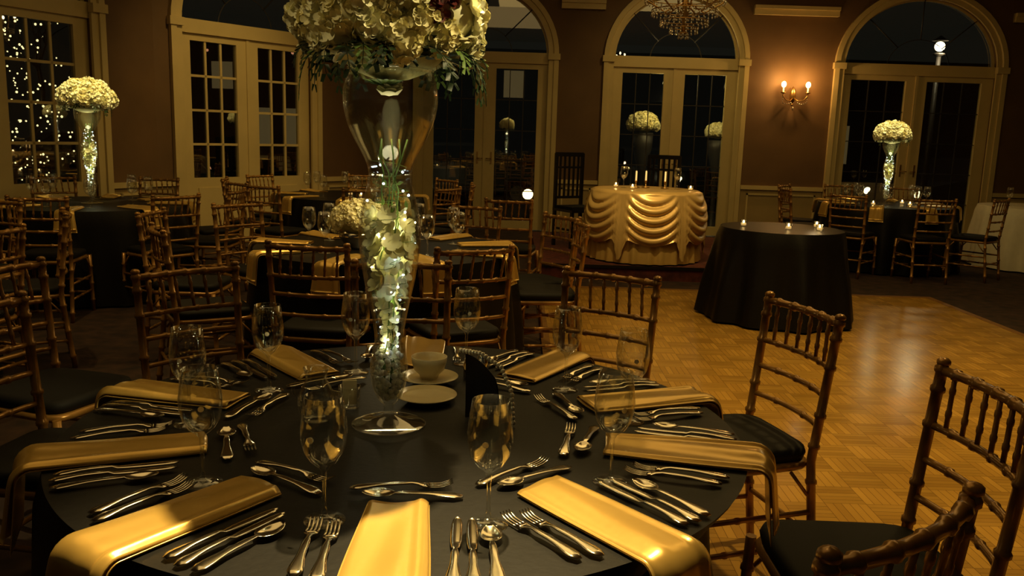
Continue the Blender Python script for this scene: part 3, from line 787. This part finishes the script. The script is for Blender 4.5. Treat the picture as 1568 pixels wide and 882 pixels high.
put(TCm, 'slat_back_chair', (0.74, 10.2, 0.152), pi+0.55); put(TCm, 'slat_back_chair', (1.72, 10.35, 0.152), pi-0.5)

# ------------------------------------------------------------------ sconce
mb = MB()
mb.lathe([(0.001, 0), (0.035, 0.03), (0.05, 0.10), (0.04, 0.17), (0.02, 0.22), (0.001, 0.25)], 14, 0)
mb.ball((0, 0, -0.02), 0.018, 0)
for s in (-1, 1):
    mb.tube([(0, -0.03, 0.08), (s*0.06, -0.09, 0.03), (s*0.13, -0.12, 0.04), (s*0.18, -0.12, 0.10), (s*0.18, -0.12, 0.14)], 0.008, 8, 0)
    mb.lathe([(0.001, 0.13), (0.035, 0.14), (0.04, 0.155), (0.012, 0.15)], 14, 0, (s*0.18, -0.12, 0))
    mb.lathe([(0.011, 0.15), (0.011, 0.23), (0.001, 0.232)], 10, 2, (s*0.18, -0.12, 0))
    mb.ball((s*0.18, -0.12, 0.265), 0.036, 1, 12, 8, 1.25)
    for k in range(5): mb.ball((s*(0.05+0.03*k), -0.10, 0.0-0.02*math.sin(k*0.8)), 0.009, 3, 6, 4, 1.5)
    for k in range(4): mb.ball((s*0.18, -0.12, 0.11-0.03*k), 0.008, 3, 6, 4, 1.5)
mb.ball((0, -0.05, -0.08), 0.014, 3, 6, 4, 2.0)
put(mb.mesh('sconce', [M_brass, M_bulb, M_wax, M_crystal]), 'wall_sconce', (4.10, 13.06, 2.04))
for s in (-1, 1): plight('sconce_glow', (4.10+s*0.18, 12.84, 2.38), 10, (1.0, 0.55, 0.17), 0.03)

# ------------------------------------------------------------------ chandelier
mb = MB()
mb.tube([(0, 0, 0.5), (0, 0, 2.0)], 0.01, 6, 0)
mb.lathe([(0.001, 0.0), (0.03, 0.03), (0.02, 0.1), (0.05, 0.2), (0.03, 0.35), (0.02, 0.5)], 14, 0)
for ring, (rr, zz, nn_) in enumerate([(0.40, 0.34, 40), (0.33, 0.22, 34), (0.24, 0.12, 26), (0.14, 0.05, 16), (0.05, 0.0, 7)]):
    mb.tube([(rr*math.cos(2*pi*k/36), rr*math.sin(2*pi*k/36), zz) for k in range(37)], 0.006, 5, 0)
    for k in range(nn_):
        a = 2*pi*k/nn_
        for q in range(2): mb.ball((rr*math.cos(a), rr*math.sin(a), zz-0.018-0.03*q), 0.010, 1, 5, 4, 1.4)
for k in range(8):
    a = 2*pi*k/8; c, s = math.cos(a), math.sin(a)
    mb.tube([(0.02*c, 0.02*s, 0.3), (0.2*c, 0.2*s, 0.2), (0.38*c, 0.38*s, 0.3), (0.42*c, 0.42*s, 0.42)], 0.009, 6, 0)
    mb.lathe([(0.001, 0.42), (0.04, 0.44), (0.012, 0.44), (0.012, 0.52), (0.001, 0.52)], 10, 0, (0.42*c, 0.42*s, 0)); mb.ball((0.42*c, 0.42*s, 0.55), 0.018, 2, 8, 6, 1.6)
    for j in range(12):
        t = j/11; rr = 0.40*(1-t)+0.05*t; mb.ball((rr*math.cos(a+0.39), rr*math.sin(a+0.39), 0.5-0.28*t-0.25*math.sin(t*pi)*0.8), 0.009, 1, 5, 4)
put(mb.mesh('chandelier', [M_brass, M_crystal, M_ledw]), 'crystal_chandelier', (1.66, 9.0, 2.52))

# ------------------------------------------------------------------ outside
mb = MB(); r = random.Random(8)
def branch(p_, d_, L_, rad, depth):
    q = p_+d_*L_; mb.tube([p_, p_.lerp(q, 0.5)+rand_dir(r)*L_*0.06, q], [rad, rad*0.8, rad*0.6], 6)
    if depth > 0:
        for k in range(3): branch(q, (d_+rand_dir(r)*0.75).normalized(), L_*0.72, rad*0.55, depth-1)
branch(Vector((0, 0, 0)), Vector((0, 0, 1)), 1.1, 0.09, 4)
M_bark = pmat('bark', (0.05, 0.035, 0.02), 0.9, noise=0.4)
tp = (-6.75, 11.6)
te = empty('lit_tree', (tp[0], tp[1], 0))
put(mb.mesh('tree', [M_bark]), 'tree_trunk', (0, 0, -0.2), parent=te)
mb = MB()
for k in range(360):
    z = r.uniform(0.6, 3.5); mb.ball((r.uniform(-0.9, 0.75), r.uniform(-0.5, 0.5), z), r.uniform(0.009, 0.017), 0, 6, 4)
put(mb.mesh('tree_fairy_lights', [pmat('tree_leds', (1, 0.85, 0.5), 0.5, emit=(1.0, 0.80, 0.42), estr=6)]), 'tree_lights', (0, 0, 0), parent=te)
mb = MB(); mb.lathe([(0.05, 0), (0.05, 0.45), (0.07, 0.47), (0.001, 0.47)], 14, 0); mb.ball((0, 0, 0.56), 0.10, 1, 16, 10)
put(mb.mesh('bollard', [M_dark, M_lampg]), 'bollard_light', (0.24, 16, -0.2))
mb = MB(); mb.tube([(0, 0, 0), (0, 0, 3.3)], [0.06, 0.04], 10, 0); mb.lathe([(0.03, 3.3), (0.12, 3.34), (0.1, 3.36), (0.03, 3.36)], 12, 0); mb.ball((0, 0, 3.48), 0.09, 1, 14, 10); mb.lathe([(0.14, 3.58), (0.001, 3.68)], 12, 0)
put(mb.mesh('street_lamp', [M_dark, M_lampg]), 'street_lamp', (7.7, 16.2, -0.2))
plight('street_lamp_glow', (7.7, 16.0, 3.2), 50, (1, 0.85, 0.6), 0.1)
# building across the street with a few lit windows and shop lights
M_facade = pmat('dark_facade', (0.03, 0.025, 0.022), 0.9, noise=0.3, nscale=2)
M_litwin = pmat('lit_window', (1, 0.8, 0.5), 0.5, emit=(1.0, 0.72, 0.36), estr=0.16)
M_neon = pmat('shop_lights', (1, 0.4, 0.3), 0.5, emit=(1.0, 0.40, 0.25), estr=1.5)
mb = MB(); mb.box((-14, 30, 0), (24, 34, 4.3), 0); mb.box((-14.2, 29.8, 4.3), (24.2, 34, 4.5), 0)
rb = random.Random(3)
for k in range(30):
    x = -13+k*1.25; mb.box((x, 29.93, 1.0), (x+0.7, 30, 2.3), 1 if rb.random() < 0.35 else 2); mb.box((x, 29.93, 2.9), (x+0.7, 30, 3.8), 1 if rb.random() < 0.2 else 2)
for k in range(26): mb.ball((-13.5+k*1.45, 29.85, 4.15), 0.05, 3, 6, 4)
put(mb.mesh('building', [M_facade, M_litwin, M_carg, M_neon]), 'building_across_street', (0, 0, -0.2))
def car_mesh():
    mb = MB(); prof = [(-2.2, 0.35), (-2.25, 0.7), (-2.1, 0.9), (-1.3, 1.0), (-0.7, 1.42), (0.7, 1.45), (1.3, 1.02), (2.1, 0.85), (2.25, 0.6), (2.2, 0.35)]
    n_ = len(prof)
    for y, k in ((-0.85, 1.0), (0.85, 1.0)):
        for x, z in prof: mb.v.append((x, y*(0.82 if z > 1.2 else 1), z))
    for i in range(n_): mb.face((i, (i+1) % n_, n_+(i+1) % n_, n_+i), 1 if i in (3, 5) else 0)
    mb.face(list(range(n_))[::-1]); mb.face([n_+i for i in range(n_)])
    for s in (-1, 1):
        o = len(mb.v); mb.v += [(-1.15, s*0.86, 1.02), (-0.68, s*0.73, 1.36), (0.65, s*0.73, 1.38), (1.12, s*0.86, 1.04)]; mb.face((o, o+1, o+2, o+3), 1)
        for x in (-1.35, 1.35):
            mb.tube([(x, s*0.72, 0.33), (x, s*0.9, 0.33)], 0.33, 18, 1); mb.tube([(x, s*0.9, 0.33), (x, s*0.91, 0.33)], 0.18, 14, 2)
        mb.ball((-2.2, s*0.6, 0.72), 0.08, 3, 10, 6); mb.ball((2.2, s*0.6, 0.75), 0.06, 4, 10, 6)
    return mb.mesh('car', [M_carp, M_carg, M_silver, M_lampg, M_neon])
CAR = car_mesh()
for x, y, a in ((9.6, 18.5, 0.5), (2.6, 21, 0.6), (-1.5, 20, 0.3), (-8.5, 17, 0.7), (5.6, 22, 1.0)): put(CAR, 'parked_car', (x, y, -0.2), a)
for x, y, s, hz in ((2.08, 14.3, 1.2, 1.75), (3.38, 14.6, 0.95, 1.66)):
    e = empty('terrace_flower_stand', (x, y, -0.2)); m = MB()
    m.lathe([(0.001, 0), (0.22, 0), (0.2, 0.04), (0.05, 0.1), (0.04, 0.7), (0.06, 1.1), (0.16, 1.5), (0.17, hz), (0.001, hz)], 20)
    put(m.mesh('pedestal', [M_dark]), 'pedestal', parent=e); put(FLS, 'flowers', (0, 0, hz+0.13), 0, s, parent=e)
plight('terrace_fill', (2.3, 13.5, 2.3), 60, (1, 0.80, 0.40), 0.08)  # unseen fill lights added outside; no terrace lamps stand there
plight('terrace_fill', (3.3, 13.7, 2.3), 35, (1, 0.80, 0.40), 0.08)
plight('terrace_fill', (-1.5, 16.9, 3.0), 20, (1, 0.85, 0.6), 0.08)

# ------------------------------------------------------------------ lighting
def spot(name, loc, tgt, w, deg, col, blend=0.5, rad=0.05):
    l = bpy.data.lights.new(name, 'SPOT'); l.energy = w; l.color = col; l.spot_size = math.radians(deg); l.spot_blend = blend; l.shadow_soft_size = rad
    o = bpy.data.objects.new(name, l); sc.collection.objects.link(o); o.location = loc
    o.rotation_euler = (Vector(tgt)-Vector(loc)).to_track_quat('-Z', 'Y').to_euler(); return o
WARM = (1.0, 0.66, 0.22)
spot('table_spotlight', (0.05, 2.75, 4.3), (-0.24, 1.18, 0.76), 1750, 21, (1.0, 0.74, 0.32), 0.95, 0.04)
spot('flower_spotlight', (2.6, 1.0, 3.9), (-0.15, 1.94, 1.72), 520, 13, (1.0, 0.79, 0.36), 0.6, 0.04)
spot('flower_spotlight', (-1.8, 0.2, 4.2), (-0.28, 1.94, 1.75), 90, 13, (1.0, 0.75, 0.32), 0.6, 0.04)  # fill added from the left to brighten the near flowers
spot('sweetheart_spotlight', (1.0, 6.6, 4.3), (1.43, 9.3, 0.7), 380, 22, (1.0, 0.73, 0.28), 0.7, 0.05)
spot('dance_floor_spotlight', (2.4, 3.6, 4.3), (2.5, 4.2, 0), 430, 85, (1.0, 0.68, 0.22), 0.9, 0.08)
spot('left_flower_spotlight', (-2.8, 6.0, 4.3), (-3.62, 7.3, 1.65), 650, 13, (1.0, 0.80, 0.36), 0.6, 0.04)
spot('right_flower_spotlight', (4.2, 9.0, 4.3), (4.5, 10.4, 1.6), 600, 13, (1.0, 0.82, 0.40), 0.6, 0.04)
spot('middle_table_spotlight', (-0.6, 5.6, 4.3), (-0.85, 4.9, 0.76), 140, 45, WARM, 0.8, 0.04)
spot('left_tables_spotlight', (-2.9, 4.8, 4.3), (-3.2, 5.6, 0.5), 95, 80, WARM, 0.8, 0.05)
spot('rear_table_spotlight', (-1.7, 8.3, 4.3), (-1.75, 9.3, 0.6), 110, 65, WARM, 0.8, 0.05)
spot('left_wall_fill', (-1.6, 8.6, 4.3), (-3.6, 10.6, 1.2), 150, 60, WARM, 0.9, 0.05)  # fill light added to wash the left wall and its trim
spot('center_wall_spotlight', (2.4, 10.6, 4.3), (2.4, 13.1, 1.2), 70, 85, WARM, 0.9, 0.05)
def area(name, loc, rot, w, sx, sy, col):
    l = bpy.data.lights.new(name, 'AREA'); l.energy = w; l.color = col; l.shape = 'RECTANGLE'; l.size = sx; l.size_y = sy
    o = bpy.data.objects.new(name, l); sc.collection.objects.link(o); o.location = loc; o.rotation_euler = rot; return o
area('ceiling_fill_light', (2.5, 7.0, 4.4), (0, 0, 0), 70, 6, 3, (1.0, 0.66, 0.21))  # broad fills added under the ceiling to lift the room, no cove modeled
area('ceiling_fill_light', (-1.2, 3.5, 4.4), (0, 0, 0), 30, 4, 4, (1.0, 0.66, 0.23))
w = bpy.data.worlds.new('night'); sc.world = w; w.use_nodes = True
nt = w.node_tree; bg = nt.nodes['Background']; bg.inputs[0].default_value = (0.68, 0.66, 0.50, 1); bg.inputs[1].default_value = 0.013
